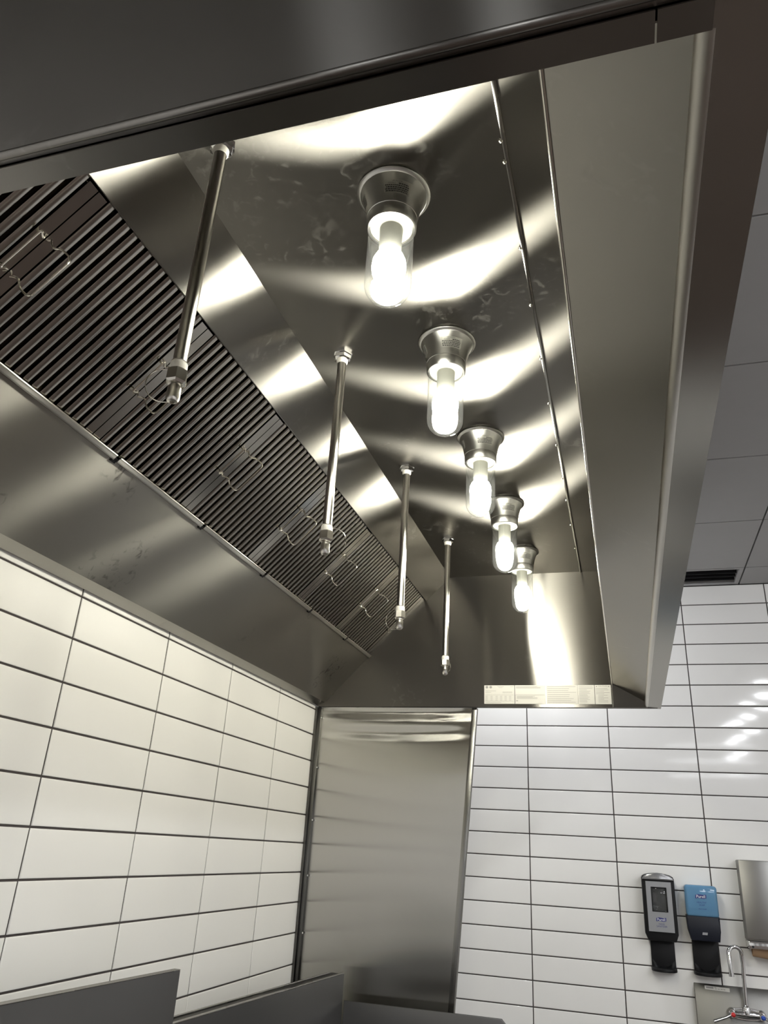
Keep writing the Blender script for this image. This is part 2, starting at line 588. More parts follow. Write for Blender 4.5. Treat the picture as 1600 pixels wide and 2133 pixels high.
# ================================================================== the exhaust hood
YE, YN = -37.1, -143.8            # outer faces of the far and near ends
YI, YNI = -38.1, -142.4           # inner faces
ZB, ZC = -2.94, 18.62
hood = thing('exhaust_hood', 'long stainless steel exhaust hood hanging along the tiled wall', 'range hood', (27, -90, ZB))
TH = 0.06
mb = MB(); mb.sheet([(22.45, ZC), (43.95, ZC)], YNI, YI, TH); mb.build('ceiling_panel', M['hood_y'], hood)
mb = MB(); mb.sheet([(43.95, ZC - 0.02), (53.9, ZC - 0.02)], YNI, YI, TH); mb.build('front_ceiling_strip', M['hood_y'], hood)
mb = MB(); mb.box(43.9, 44.2, YNI, YI, ZC - 0.16, ZC - 0.0, 0.05); sm = mb.build('seam', M['flange'], hood)
for k, yy in enumerate((-137, -130, -122.4, -120.7, -112.5, -105.7, -97.9, -90, -81.1, -72.6, -66.2, -58, -49)):
    mb = MB(); mb.ball((43.85, yy, ZC - 0.12), 0.17, 6, 0.7); mb.build('weld', M['wire'], hood)
mb = MB(); mb.sheet([(18.42, 14.62), (22.45, ZC)], YNI, YI, TH); mb.build('plenum_panel', M['hood_y'], hood)
mb = MB(); mb.sheet([(18.42, 14.62), (18.15, 15.2)], YNI, YI, TH); mb.build('plenum_lip', M['flange'], hood)
mb = MB(); mb.sheet([(1.6, -2.33), (8.75, 5.05)], YNI, YI, TH); rp = mb.build('rear_panel', M['hood_rear'], hood)
mb = MB(); mb.sheet([(0.36, -2.88), (1.6, -2.33)], YN, YI, TH); mb.box(0.3, 0.36, YN, YI, -2.88, 22); mb.build('rear_flange', M['flange'], hood)
# end panels: sheet plus folded bottom edge
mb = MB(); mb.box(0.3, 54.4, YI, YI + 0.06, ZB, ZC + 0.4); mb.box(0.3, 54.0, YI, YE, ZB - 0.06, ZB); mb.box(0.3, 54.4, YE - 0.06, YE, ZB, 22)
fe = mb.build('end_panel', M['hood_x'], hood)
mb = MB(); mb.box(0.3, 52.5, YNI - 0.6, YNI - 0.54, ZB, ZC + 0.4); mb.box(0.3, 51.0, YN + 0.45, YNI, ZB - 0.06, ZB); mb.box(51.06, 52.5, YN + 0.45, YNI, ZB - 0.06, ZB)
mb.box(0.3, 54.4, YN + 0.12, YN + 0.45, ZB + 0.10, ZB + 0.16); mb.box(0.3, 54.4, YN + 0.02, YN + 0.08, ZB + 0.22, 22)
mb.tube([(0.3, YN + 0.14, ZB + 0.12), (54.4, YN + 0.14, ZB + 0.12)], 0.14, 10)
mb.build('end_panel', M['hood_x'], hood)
# slanted lip along the front, then its return and the folded front edge
mb = MB(); mb.sheet([(52.3, -2.16), (47.75, 0.47)], YNI, YI, -TH); mb.build('front_lip', M['hood_lip'], hood)
mb = MB(); mb.tube([(47.73, YNI, 0.5), (47.73, YI, 0.5)], 0.1, 10); mb.build('lip_hem', M['wire'], hood)
mb = MB(); mb.tube([(52.5, YNI, -2.56), (52.5, YI, -2.56)], 0.4, 20); mb.build('lip_return', M['hem'], hood)
mb = MB(); mb.sheet([(52.5, ZB), (54.4, ZB - 0.08), (54.45, ZB + 0.1), (54.45, 22)], YN + 0.1, YE, TH)
mb.build('front_panel', M['flange'], hood)
mb = MB(); mb.box(0.3, 54.4, YN + 0.1, YE, 22, 22.06); mb.build('top_panel', M['hood_y'], hood)
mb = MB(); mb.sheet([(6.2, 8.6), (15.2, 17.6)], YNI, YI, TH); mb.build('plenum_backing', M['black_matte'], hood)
# folded rail carrying the filters, in lengths with black clips between
SX, NX = 0.70711, 0.70711         # slope direction (SX,0,SX), outward normal (NX,0,-NX)
O = (8.93, 5.45)


def fp(t, y, n):
    return (O[0] + t * SX + n * NX, y, O[1] + t * SX - n * NX)


clips = [-124.85, -109.9, -95.0, -80.05, -65.2, -50.4]
ends = [YNI] + clips + [YI]
for a, b in zip(ends, ends[1:]):
    mb = MB()
    for t0, t1, n0, n1 in ((-0.35, -0.22, -0.6, 0.42), (-0.35, 0.12, 0.34, 0.42)):
        mb.prism([fp(t0, a + 0.25, n0), fp(t1, a + 0.25, n0), fp(t1, a + 0.25, n1), fp(t0, a + 0.25, n1)], (0, b - a - 0.5, 0))
    mb.tube([fp(0.12, a + 0.25, 0.38), fp(0.12, b - 0.25, 0.38)], 0.09, 10)
    mb.build('filter_rail', M['hem'], hood)
mb = MB(); mb.prism([fp(-0.2, -39.3, -0.2), fp(13.2, -39.3, -0.2), fp(13.2, -39.3, -0.12), fp(-0.2, -39.3, -0.12)], (0, 1.18, 0)); mb.build('filter_spacer', M['flange'], hood)
for c in clips:
    mb = MB(); q = [fp(-0.6, c - 0.28, -0.1), fp(-0.15, c - 0.28, -0.1), fp(-0.15, c - 0.28, 0.3), fp(-0.6, c - 0.28, 0.3)]
    mb.prism(q, (0, 0.56, 0)); mb.build('rail_clip', M['black'], hood)
mb = MB(); mb.tube([(2.95, YI - 0.02, -1.0), (2.95, YI - 0.4, -1.0)], 0.16, 8); mb.build('bolt', M['wire'], hood)
mb = MB(); mb.box(47.6, 47.72, YI - 0.05, YI, ZB, 0.4); mb.build('end_seam', M['flange'], hood)

# the row of five printed labels on the far end
LB = [(28.33, 33.05), (33.13, 37.84), (37.92, 42.6), (42.68, 45.08), (45.16, 47.5)]
names5 = ['white printed label with two round marks, leftmost of the row', 'white printed label of small type with a lower box, second from left',
          'white printed label of small type, middle of the row', 'narrow white printed label, second from right', 'narrow white caution label, rightmost of the row']
for k, (xa, xb) in enumerate(LB):
    mb = MB(); mb.box(xa, xb, YI - 0.03, YI - 0.005, -2.52, 0.34)
    lb = mb.build('label_sticker', M['paper'], hood)
    lb['label'] = names5[k]
    yy = YI - 0.045
    rng = random.Random(20 + k)
    mb = MB()

    def line(x0, x1, z, h):
        mb.poly([(x0, yy, z - h / 2), (x1, yy, z - h / 2), (x1, yy, z + h / 2), (x0, yy, z + h / 2)])
    if k == 0:
        for cx in (28.75, 29.35):
            n = 20
            ring = [(cx + 0.22 * math.cos(2 * math.pi * i / n), 0.06 + 0.2 * math.sin(2 * math.pi * i / n)) for i in range(n)]
            mb.poly([(x, yy, z) for x, z in ring])
        line(30.4, 31.4, 0.12, 0.04); line(30.6, 31.2, -0.02, 0.04); line(32.4, 32.9, 0.1, 0.04)
        line(28.5, 30.2, -0.52, 0.05); line(28.5, 29.4, -0.75, 0.04); line(31.2, 32.7, -0.7, 0.04); line(31.2, 32.7, -0.82, 0.04)
        line(28.45, 32.9, -1.15, 0.03)
        for zz in (-1.35, -1.55, -1.75, -1.95):
            for xx in (28.5, 29.3, 30.1, 30.8, 31.5, 32.2):
                line(xx, xx + 0.35, zz, 0.045)
        line(28.45, 32.9, -2.12, 0.03); line(28.5, 31.0, -2.35, 0.04)
    elif k == 1:
        for zz in (0.12, 0.0, -0.12):
            line(33.3, 36.4 + rng.random(), zz, 0.045)
        line(33.2, 37.7, -1.15, 0.05); line(33.2, 33.23, -1.75, 1.2)
        for zz in (-1.35, -1.47, -1.59, -1.71):
            line(33.4, 35.6 + rng.random() * 1.2, zz, 0.045)
        line(33.3, 33.6, -2.05, 0.12)
    elif k == 2:
        for zz in (0.08, -0.2, -0.48, -0.76, -1.1, -1.4, -1.7, -1.98, -2.25):
            line(38.1, 41.2 + rng.random() * 1.2, zz, 0.05)
    elif k == 3:
        for i in range(14):
            line(42.8, 43.9 + rng.random() * 1.05, 0.15 - i * 0.18, 0.045)
    else:
        add_text(mb, 'CAUTION', 0.3, lambda x, z: (46.33 + x, yy, 0.13 + z))
        for sx in (45.42, 47.2):
            mb.poly([(sx - 0.12, yy, 0.03), (sx + 0.12, yy, 0.03), (sx, yy, 0.24)])
        for i in range(11):
            line(45.3 + (0.3 if i > 4 else 0), 46.3 + rng.random() * 1.0, -0.2 - i * 0.2, 0.05)
    mb.build('print', M['ink'], lb)

# ================================================================== baffle filters
PITCH = 14.78
edges = [-39.35 - PITCH * k for k in range(8)]


def wire_path(pts):
    """rounded path through corner points"""
    out = []
    v = [Vector(p) for p in pts]
    out.append(v[0])
    for i in range(1, len(v) - 1):
        a = v[i] + (v[i - 1] - v[i]) * min(0.5, 0.45 / max((v[i - 1] - v[i]).length, 1e-3))
        b = v[i] + (v[i + 1] - v[i]) * min(0.5, 0.45 / max((v[i + 1] - v[i]).length, 1e-3))
        for k in range(5):
            s = k / 4
            out.append(a * (1 - s) ** 2 + v[i] * 2 * s * (1 - s) + b * s * s)
    out.append(v[-1])
    return out


def make_filter(y1, y0):
    """y0 nearer the camera"""
    f = thing('baffle_filter', '', 'grease filter', fp(6.5, (y0 + y1) / 2, 0), 'baffle filters in the hood')
    a, b = y0 + 0.05, y1 - 0.05
    FL = 0.86
    mb = MB()
    for ya, yb in ((a, a + FL), (b - FL, b)):
        mb.prism([fp(0.0, ya, -0.18), fp(13.0, ya, -0.18), fp(13.0, ya, -0.12), fp(0.0, ya, -0.12)], (0, yb - ya, 0))
    for ya in (a, b - 0.06):
        mb.prism([fp(0.0, ya, -2.1), fp(13.0, ya, -2.1), fp(13.0, ya, -0.15), fp(0.0, ya, -0.15)], (0, 0.06, 0))
    for ta in (-0.05, 12.95):
        mb.prism([fp(ta, a, -2.1), fp(ta + 0.06, a, -2.1), fp(ta + 0.06, a, -1.5), fp(ta, a, -1.5)], (0, b - a, 0))
    mb.build('frame', M['filter'], f)
    N = 14
    pw = (b - a - 2 * FL) / N
    sec = [(-0.305, -0.62), (-0.305, -0.10), (-0.285, -0.03), (-0.225, 0.0), (0.225, 0.0), (0.285, -0.03), (0.305, -0.10), (0.305, -0.62)]
    mb = MB()
    for k in range(N):
        yc = a + FL + pw * (k + 0.5)
        rings = []
        for t, sh in ((0.02, 0.0), (13.2, 0.0)):
            rings.append([mb.bm.verts.new(fp(t, yc + q[0] * (1 - sh * 0.4), q[1] - sh - 0.14)) for q in sec])
        fs = []
        for p, q in zip(rings, rings[1:]):
            for i in range(len(sec) - 1):
                fs.append(mb.bm.faces.new((p[i], p[i + 1], q[i + 1], q[i])))
        mb._mark(fs, False)
        mb._mark([mb.bm.faces.new(rings[-1])], False)
    mb.build('baffles', M['filter'], f)
    mb = MB()
    for k in range(N + 1):
        yc = a + FL + pw * k
        q = [(-0.4, -1.35), (-0.4, -1.95), (0.4, -1.95), (0.4, -1.35), (0.34, -1.35), (0.34, -1.89), (-0.34, -1.89), (-0.34, -1.35)]
        mb.prism([fp(0.02, yc + i, j) for i, j in q], (13.1 * SX, 0, 13.1 * SX))
    mb.build('rear_baffles', M['filter'], f)
    # wire bail at the near edge, swung out over the baffles
    yp = a + 0.3
    h = wire_path([fp(t, yp + dy, n) for t, dy, n in ((4.75, 0, -0.4), (5.1, 0, 0.1), (5.25, 0.1, 0.6), (4.85, 0.2, 1.0), (4.85, 0.5, 2.1),
                   (8.6, 0.5, 2.1), (8.6, 0.2, 1.0), (8.2, 0.1, 0.6), (8.35, 0, 0.1), (8.75, 0, -0.4))])
    mb = MB(); mb.tube(h, 0.075, 8); mb.build('wire_handle', M['wire'], f)
    # the one at the far edge, folded against the flange
    yp = b - 0.2
    h = wire_path([fp(4.7, yp, -0.4), fp(5.2, yp, 0.22), fp(5.15, yp - 0.3, 0.3), fp(4.85, yp - 0.6, 0.3),
                   fp(8.6, yp - 0.6, 0.3), fp(8.3, yp - 0.3, 0.3), fp(8.2, yp, 0.22), fp(8.7, yp, -0.4)])
    mb = MB(); mb.tube(h, 0.075, 8); mb.build('wire_handle', M['wire'], f)
    return f


f0 = make_filter(edges[0], edges[1])
FN = ['baffle filter at the far end of the row against the hood end panel', 'baffle filter second from the far hood end panel',
      'baffle filter third from the far hood end, behind the second pipe foot', 'middle baffle filter of the row of seven',
      'large looking baffle filter beside the first pipe foot, third from near end', 'baffle filter second from the near end, top edge beside the first pipe',
      'nearest baffle filter, partly hidden by the near hood edge']
f0['label'] = FN[0]
for k in range(1, 7):
    copy_thing(f0, (0, -PITCH * k, 0), FN[k])

# ================================================================== fire suppression drops
NX0 = 25.76


def make_drop(y):
    x = NX0
    d = thing('suppression_drop', '', 'nozzle pipe', (x, y, ZC), 'fire suppression pipes under the hood')
    mb = MB(); mb.lathe([(0.41, ZC - 0.0), (0.41, 0.95)], x, y, 24, True, True); mb.build('pipe', M['pipe'], d)
    mb = MB(); mb.lathe([(0.95, ZC), (0.95, ZC - 0.08), (0.84, ZC - 0.12), (0.84, ZC - 0.5), (0.74, ZC - 0.56)], x, y, 6, True, True, False); mb.build('ceiling_nut', M['chrome'], d)
    mb = MB(); mb.lathe([(0.55, ZC - 0.5), (0.53, ZC - 0.85), (0.43, ZC - 1.0)], x, y, 16); mb.build('upper_thread_tape', M['tape'], d)
    mb = MB(); mb.lathe([(0.42, 1.0), (0.5, 0.9), (0.52, 0.45), (0.44, 0.35)], x, y, 18); mb.build('thread_tape', M['tape'], d)
    mb = MB(); mb.lathe([(0.5, 0.45), (0.62, 0.4), (0.62, -0.32), (0.5, -0.42)], x, y, 6, True, True, False); mb.build('hex_fitting', M['pipe'], d)
    mb = MB(); mb.lathe([(0.40, -0.4), (0.40, -0.52), (0.30, -0.56), (0.30, -0.64), (0.39, -0.68), (0.40, -1.42), (0.30, -1.6), (0.14, -1.66), (0.12, -1.5)], x, y, 18, True, True); mb.build('nozzle_tip', M['pipe'], d)
    return d


def cap_wire(d, y, sx, tilt, r=0.95, top=0.55, drop=1.1):
    """thin retaining wire looped from the collar down to the cap"""
    x = NX0
    pts = []
    cx, cz = x + sx * (r * 0.75), -0.45
    for k in range(25):
        a = math.radians(105 - k * 215 / 24)
        pts.append((x + sx * (r * 0.72 + r * math.cos(a)), y + tilt * math.cos(a), cz + drop * math.sin(a)))
    pts = [(x + sx * 0.4, y, 0.95)] + pts[1:-2] + [(x + sx * 0.1, y, -1.62)]
    mb = MB(); mb.tube(pts, 0.028, 6)
    n = 18
    mb.tube([(x + 0.45 * math.cos(2 * math.pi * i / n), y + 0.45 * math.sin(2 * math.pi * i / n), 1.0) for i in range(n)], 0.028, 6, closed=True)
    mb.build('cap_wire', M['wire'], d)


YD = [-126.5, -102.2, -78.65, -55.1]
DN = ['nearest suppression pipe, largest, hanging beside the first filters', 'second suppression pipe from the camera, its wire loop facing right',
      'third suppression pipe from the camera, its wire loop facing left', 'farthest suppression pipe, hanging in front of the end panel']
d0 = make_drop(YD[0])
d0['label'] = DN[0]
drops = [d0] + [copy_thing(d0, (0, YD[k] - YD[0], 0), DN[k]) for k in (1, 2, 3)]
for k, (sx, tl, r, dr) in enumerate(((-1, -0.5, 0.95, 1.1), (1, 0.3, 1.0, 1.15), (-1, 0.3, 1.0, 1.15), (1, 0.2, 0.42, 0.75))):
    cap_wire(drops[k], YD[k], sx, tl, r, drop=dr)

# ================================================================== hood lights
LX = 35.8
YL = [-119.66, -101.92, -84.15, -66.2, -48.3]


def make_light(y):
    L = thing('hood_light', '', 'light fixture', (LX, y, ZC), 'jar lights under the hood')
    Z = ZC
    mb = MB()
    mb.lathe([(2.3, Z), (2.58, Z - 0.02), (2.62, Z - 0.12), (2.52, Z - 0.24), (2.36, Z - 0.30), (2.14, Z - 0.75), (1.93, Z - 1.5), (1.82, Z - 2.1), (1.78, Z - 2.35),
              (1.74, Z - 2.38), (1.74, Z - 2.44), (1.77, Z - 2.46), (1.74, Z - 3.2), (1.66, Z - 3.3), (1.5, Z - 3.3), (1.5, Z - 2.6)], LX, y, 48)
    mb.build('housing', M['cast'], L)
    mb = MB()
    prof = [(1.62, Z - 3.1), (1.66, Z - 3.35), (1.63, Z - 3.55), (1.585, Z - 3.75)]
    R = 1.585
    zc = 10.45
    prof += [(R, zc + 1.5), (R, zc)]
    for k in range(1, 13):
        a = math.pi / 2 * k / 12
        prof.append((max(0.001, R * math.cos(a)), zc - R * math.sin(a) * 0.92))
    mb.lathe(prof, LX, y, 40)
    mb.build('glass_globe', M['glass'], L)
    mb = MB(); mb.lathe([(1.5, Z - 3.05), (1.48, Z - 3.2), (0.8, Z - 3.25), (0.8, Z - 3.3), (0.78, 13.4), (0.74, 13.1), (0.5, 13.0)], LX, y, 28); mb.build('socket', M['socket'], L)
    mb = MB()
    mb.lathe([(0.7, 13.15), (0.95, 12.9), (1.12, 12.5), (1.17, 12.0), (1.12, 11.5), (0.98, 11.1), (0.93, 10.9), (0.99, 10.65), (0.98, 10.2), (0.85, 9.75), (0.55, 9.4), (0.01, 9.28)], LX, y, 28)  # lower lobe is the bulb's reflection in the jar bottom, built as glowing shape
    mb.build('bulb', M['bulb'], L)

    # two printed stickers wrapped round the bell
    def wrap(a0, zc0):
        def fn(u, v):
            z = zc0 + v
            t = (Z - 0.75 - z) / 1.45
            rr = 2.14 - 0.33 * t + 0.035 - 0.06 * math.sin(max(0, min(1, t)) * math.pi)
            a = a0 + u / 2.0
            return (LX + rr * math.cos(a), y + rr * math.sin(a), z)
        return fn
    for a0, wd, rows, lab in ((-1.12, 1.9, 6, 'clear printed wiring sticker'), (-2.65, 0.7, 5, 'small dark printed sticker')):
        fn = wrap(a0, Z - 1.28)
        mb = MB(); mb.grid(lambda u, v: fn((u - 0.5) * wd, (v - 0.5) * 0.95), 10, 3)
        st = mb.build('sticker', M['sticker_clear'], L)
        st['label'] = lab
        fn2 = wrap(a0, Z - 1.28)

        def out(u, v):
            p = Vector(fn2(u, v)); q = Vector((LX, y, p.z))
            return p + (p - q).normalized() * 0.012
        mb = MB()
        rng = random.Random(int(wd * 10))
        hz = 0.95 / (rows + 0.6)
        for r in range(rows):
            zz = 0.95 / 2 - hz * (r + 0.8)
            if wd > 1 and r == 0:
                add_text(mb, "LES FILS D'AL", hz * 0.85, lambda x, z: out(x - 0.05, z + zz)); continue
            if wd > 1 and r == 1:
                add_text(mb, 'DOIVENT', hz * 0.85, lambda x, z: out(x - 0.42, z + zz)); 
                u0 = 0.05
            else:
                u0 = -wd / 2 + 0.06 + rng.random() * 0.1
            u1 = wd / 2 - 0.08 - rng.random() * wd * 0.1
            while u0 < u1:
                ln = 0.06 + rng.random() * 0.12
                e = min(u0 + ln, u1)
                vs = [mb.bm.verts.new(out(*q)) for q in ((u0, zz - hz * 0.28), (e, zz - hz * 0.28), (e, zz + hz * 0.28), (u0, zz + hz * 0.28))]
                mb._mark([mb.bm.faces.new(vs)], False)
                u0 = e + 0.035
        mb.build('print', M['dark_ink'], st)
    return L


LN = ['nearest and largest of the five lit jar lights', 'second lit jar light from the camera', 'third lit jar light, middle of the row of five',
      'fourth lit jar light, overlapping the farthest one', 'farthest lit jar light, beside the hood end panel']
l0 = make_light(YL[0])
l0['label'] = LN[0]
lights = [l0] + [copy_thing(l0, (0, YL[k] - YL[0], 0), LN[k]) for k in range(1, 5)]
# pen scrawl on the nearest housing only


# ================================================================== stainless wing panel below the far end
wp = thing('wing_panel', 'tapered tall stainless wing panel hanging below the far hood end in the tile corner', 'wall panel', (13, YE, -60))


def wing(u, v):
    z = ZB - 0.1 + (-79.0) * v
    xr = 26.3 + 0.0737 * (z - ZB)
    x = 0.9 + (xr - 0.9) * u
    s = (ZB - z)
    e = math.sin(math.pi * u) ** 0.35 if 0 < u < 1 else 0
    # sheet is pulled in at the top and bulges below
    d = 0.17 * math.exp(-((s - 0.9) / 0.75) ** 2) * e + 0.12 * e * math.exp(-((s - 3.6 - 0.5 * math.cos(2.5 * (u - 0.5))) / 0.9) ** 2)
    d += 0.05 * e * math.sin(s / 4.6 + 0.6) * (0.5 + 0.5 * math.sin(2.2 * u + 0.4)) * min(1, s / 6)
    return (x, YE - 0.2 + d, z)


mb = MB(); mb.grid(wing, 24, 260); mb.build('sheet', M['partition'], wp)
mb = MB(); mb.prism([(26.25, YE - 0.32, ZB - 0.1), (27.05, YE - 0.32, ZB - 0.1), (21.2, YE - 0.32, -82), (20.4, YE - 0.32, -82)], (0, 1.1, 0), bev=0.06); mb.build('edge_trim', M['trim'], wp)
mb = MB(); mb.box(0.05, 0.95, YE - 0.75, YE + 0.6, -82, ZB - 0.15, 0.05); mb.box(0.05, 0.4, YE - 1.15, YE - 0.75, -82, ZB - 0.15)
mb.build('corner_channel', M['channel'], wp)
for zz in (-4.75, -12.65, -20.55, -28.45, -36.2, -44.1):
    mb = MB(); mb.tube([(0.95, YE - 0.55, zz), (1.08, YE - 0.55, zz)], 0.16, 8); mb.build('rivet', M['chrome'], wp)
mb = MB(); mb.prism([(0.9, YE + 0.2, -82), (20.4, YE + 0.2, -82), (26.2, YE + 0.2, ZB - 0.1), (0.9, YE + 0.2, ZB - 0.1)], (0, 0.5, 0)); mb.build('backing', M['flange'], wp)

# ================================================================== cooking appliances, only their steel guards reach the picture
def obl(x, y, z, px, py, ang):
    c, s = math.cos(ang), math.sin(ang)
    return (px + c * (x - px) - s * (y - py), py + s * (x - px) + c * (y - py), z)


def slab(mb, x0, x1, y0, y1, z0, z1, px, py, ang):
    q = [obl(x, y, z0, px, py, ang) for x, y in ((x0, y0), (x1, y0), (x1, y1), (x0, y1))]
    mb.prism(q, (0, 0, z1 - z0), bev=0.04)


ANG = -math.radians(4.3)
a1 = thing('griddle', 'near steel cooking unit, only the top of its dark back guard showing at bottom left', 'cooking appliance', (22, -105, -82))
mb = MB(); slab(mb, 8.55, 9.0, -128, -86.7, -80, -35.05, 9.0, -86.7, ANG); mb.build('back_guard', M['appliance'], a1)
mb = MB(); slab(mb, 8.35, 9.03, -128, -86.7, -35.05, -34.97, 9.0, -86.7, ANG); mb.build('guard_rim', M['flange'], a1)
mb = MB(); slab(mb, 9.1, 36, -128, -88, -78, -47, 9.0, -86.7, ANG); mb.build('body', M['cook_top'], a1)
for lx, ly in ((12, -125), (32, -125), (12, -91), (32, -91)):
    mb = MB(); mb.lathe([(0.9, -82), (0.9, -77.9)], lx, ly, 12, True, True); mb.build('leg', M['chrome'], a1)
a2 = thing('fryer', 'far steel cooking unit with thick back guard and chamfered side guard below the wing panel', 'cooking appliance', (20, -62, -82))
mb = MB(); slab(mb, 7.2, 9.15, -84.5, -41.2, -80, -40.35, 9.15, -41.2, ANG); mb.build('back_guard', M['appliance'], a2)
mb = MB(); slab(mb, 8.75, 9.17, -84.5, -41.2, -40.35, -40.2, 9.15, -41.2, ANG); slab(mb, 7.2, 7.5, -84.5, -42.5, -40.35, -40.2, 9.15, -41.2, ANG); mb.build('guard_rim', M['flange'], a2)
mb = MB(); mb.prism([(9.3, -41.0, -80), (36, -41.0, -80), (36, -41.0, -48.5), (31.1, -41.0, -43.5), (9.3, -41.0, -43.55)], (0, 0.4, 0), bev=0.04); mb.build('side_guard', M['appliance'], a2)
mb = MB(); slab(mb, 9.4, 36, -84, -43.5, -78, -49, 9.15, -41.2, ANG); mb.build('body', M['cook_top'], a2)
for lx, ly in ((11, -80), (32, -80), (12, -47), (33, -47)):
    mb = MB(); mb.lathe([(0.9, -82), (0.9, -77.9)], lx, ly, 12, True, True); mb.build('leg', M['chrome'], a2)

# ================================================================== dispensers on the tiled wall


def logo(parent, cx, cz, w_, h_, y):
    mb = MB()
    hw, hh = w_ / 2, h_ / 2
    pts = [(-hw, -hh), (-hw * 0.5, -hh * 0.72), (0, -hh * 0.85), (hw * 0.5, -hh), (hw * 0.98, -hh * 0.7), (hw, hh), (hw * 0.5, hh * 0.72), (0, hh * 0.9), (-hw * 0.5, hh), (-hw * 0.96, hh * 0.65)]
    mb.prism([(cx + a, y, cz + b) for a, b in pts], (0, 0.02, 0))
    lg = mb.build('logo_badge', M['logo_blue'], parent)
    mb = MB(); add_text(mb, 'Purell', h_ * 0.92, lambda x, z: (cx + x, y - 0.015, cz + z - 0.02), squash=1.0)
    mb.build('lettering', M['white'], lg)


def words(parent, rows, y, mat):
    mb = MB()
    for s, cx, cz, size in rows:
        add_text(mb, s, size, lambda x, z: (cx + x, y, cz + z))
    mb.build('small_print', mat, parent)


def arch_body(mb, xl, xr, zb, zs, zt, y0, y1, taper=0.5, bev=0.35):
    """rounded upright shell: bottom corners cut, top arched"""
    n = 9
    pts = [(xl + taper, zb), (xr - taper, zb), (xr, zb + 1.1), (xr, zs)]
    for k in range(1, n):
        a = math.pi * k / n
        pts.append(((xl + xr) / 2 + (xr - xl) / 2 * math.cos(a), zs + (zt - zs) * math.sin(a) ** 0.8))
    pts += [(xl, zs), (xl, zb + 1.1)]
    mb.prism([(x, y0, z) for x, z in pts], (0, y1 - y0, 0), bev=bev)


def drip_plate(parent, xl, xr, zt, zb):
    mb = MB(); mb.box(xl, xr, -0.6, -0.02, zb + 0.3, zt, 0.15); mb.build('drip_back', M['black'], parent)
    mb = MB()
    cx, hw = (xl + xr) / 2, (xr - xl) / 2 + 0.12
    n = 14
    outer = [(cx - hw, -0.1)] + [(cx - hw * math.cos(math.pi * k / n), -0.6 - 2.4 * math.sin(math.pi * k / n) ** 0.55) for k in range(n + 1)] + [(cx + hw, -0.1)]
    mb.prism([(x, y, zb) for x, y in outer], (0, 0, 0.5), bev=0.12)
    mb.build('drip_tray', M['black'], parent)
    # raised rounded wall inside the tray
    mb = MB()

    def fn(u, v):
        x = cx + (u - 0.5) * 2 * (hw - 0.25)
        k = 1 - (2 * u - 1) ** 2
        return (x, -0.62 - 0.9 * v * k, zb + 0.48 + (1.15 * (1 - k) + 0.1) * (1 - v))
    mb.grid(fn, 16, 4); mb.build('tray_scoop', M['black'], parent)


sd = thing('sanitizer_dispenser', 'black and silver hand sanitizer dispenser with clear window, left on tiled wall', 'dispenser', (52.8, -0.05, -33))
mb = MB(); arch_body(mb, 50.1, 55.5, -35.9, -26.3, -25.4, -3.3, -0.02, 0.45, 0.3); mb.build('shell', M['black'], sd)
mb = MB()
mb.prism([(50.2, -3.1, -26.5)] + [(52.8 - 2.6 * math.cos(math.pi * k / 10), -3.1, -26.5 + 1.15 * math.sin(math.pi * k / 10)) for k in range(1, 10)] + [(55.4, -3.1, -26.5)], (0, -0.75, 0), bev=0.2)
mb.build('top_cap', M['grey_top'], sd)
mb = MB()
zt, zb = -26.75, -34.45
xa, xb = 50.75, 54.9
wx0, wx1, wz0, wz1 = 51.56, 54.1, -31.4, -27.6
for q in ((xa, wx0, zb, zt), (wx1, xb, zb, zt), (wx0, wx1, wz1, zt), (wx0, wx1, zb, wz0)):
    mb.box(q[0], q[1], -3.8, -3.3, q[2], q[3])
mb.build('front_cover', M['silver'], sd)
mb = MB()
for q in ((wx0 - 0.02, wx0 + 0.14, wz0, wz1), (wx1 - 0.14, wx1 + 0.02, wz0, wz1), (wx0, wx1, wz1 - 0.12, wz1 + 0.02), (wx0, wx1, wz0 - 0.02, wz0 + 0.12)):
    mb.box(q[0], q[1], -3.86, -3.4, q[2], q[3], 0.03)
mb.build('window_rim', M['black'], sd)
mb = MB(); mb.box(wx0 + 0.1, wx1 - 0.1, -3.55, -3.32, wz0 + 0.1, wz1 - 0.1, 0.08); mb.build('refill_window', M['gel'], sd)
logo(sd, 52.86, -32.57, 1.62, 0.62, -3.83)
words(sd, [('HAND', 52.88, -33.27, 0.33), ('SANITIZER', 52.88, -33.62, 0.36)], -3.815, M['logo_blue'])
drip_plate(sd, 50.83, 54.75, -35.4, -40.5)

so = thing('soap_dispenser', 'blue bottle hand soap dispenser with dark base, right of the silver one', 'dispenser', (59.6, -0.05, -33))
mb = MB(); mb.box(57.05, 62.2, -3.75, -0.3, -31.75, -26.9, 0.45, 3); mb.build('soap_bottle', M['bottle_blue'], so)
mb = MB(); mb.box(57.4, 61.85, -3.0, -0.02, -31.7, -27.3, 0.3); mb.build('bottle_back', plain('bottle_back', (0.30, 0.48, 0.64), 0.4), so)
mb = MB()
mb.prism([(56.98, -3.85, -31.6), (62.2, -3.85, -31.6), (62.15, -3.85, -33.8), (61.9, -3.85, -35.3), (57.5, -3.85, -35.3), (57.1, -3.85, -33.8)], (0, 3.8, 0), bev=0.25)
mb.build('base_shell', M['navy'], so)
mb = MB(); mb.prism([(59.2, -3.9, -34.36), (60.0, -3.9, -34.36), (60.08, -3.9, -33.98), (59.28, -3.9, -33.98)], (0, 0.06, 0)); mb.build('badge', M['silver'], so)
logo(so, 59.55, -28.6, 1.78, 0.68, -3.79)
words(so, [('HEALTHY', 59.6, -29.52, 0.36), ('SOAP', 59.62, -29.92, 0.36), ('MILD FOAM', 59.66, -30.5, 0.24)], -3.775, M['logo_blue'])
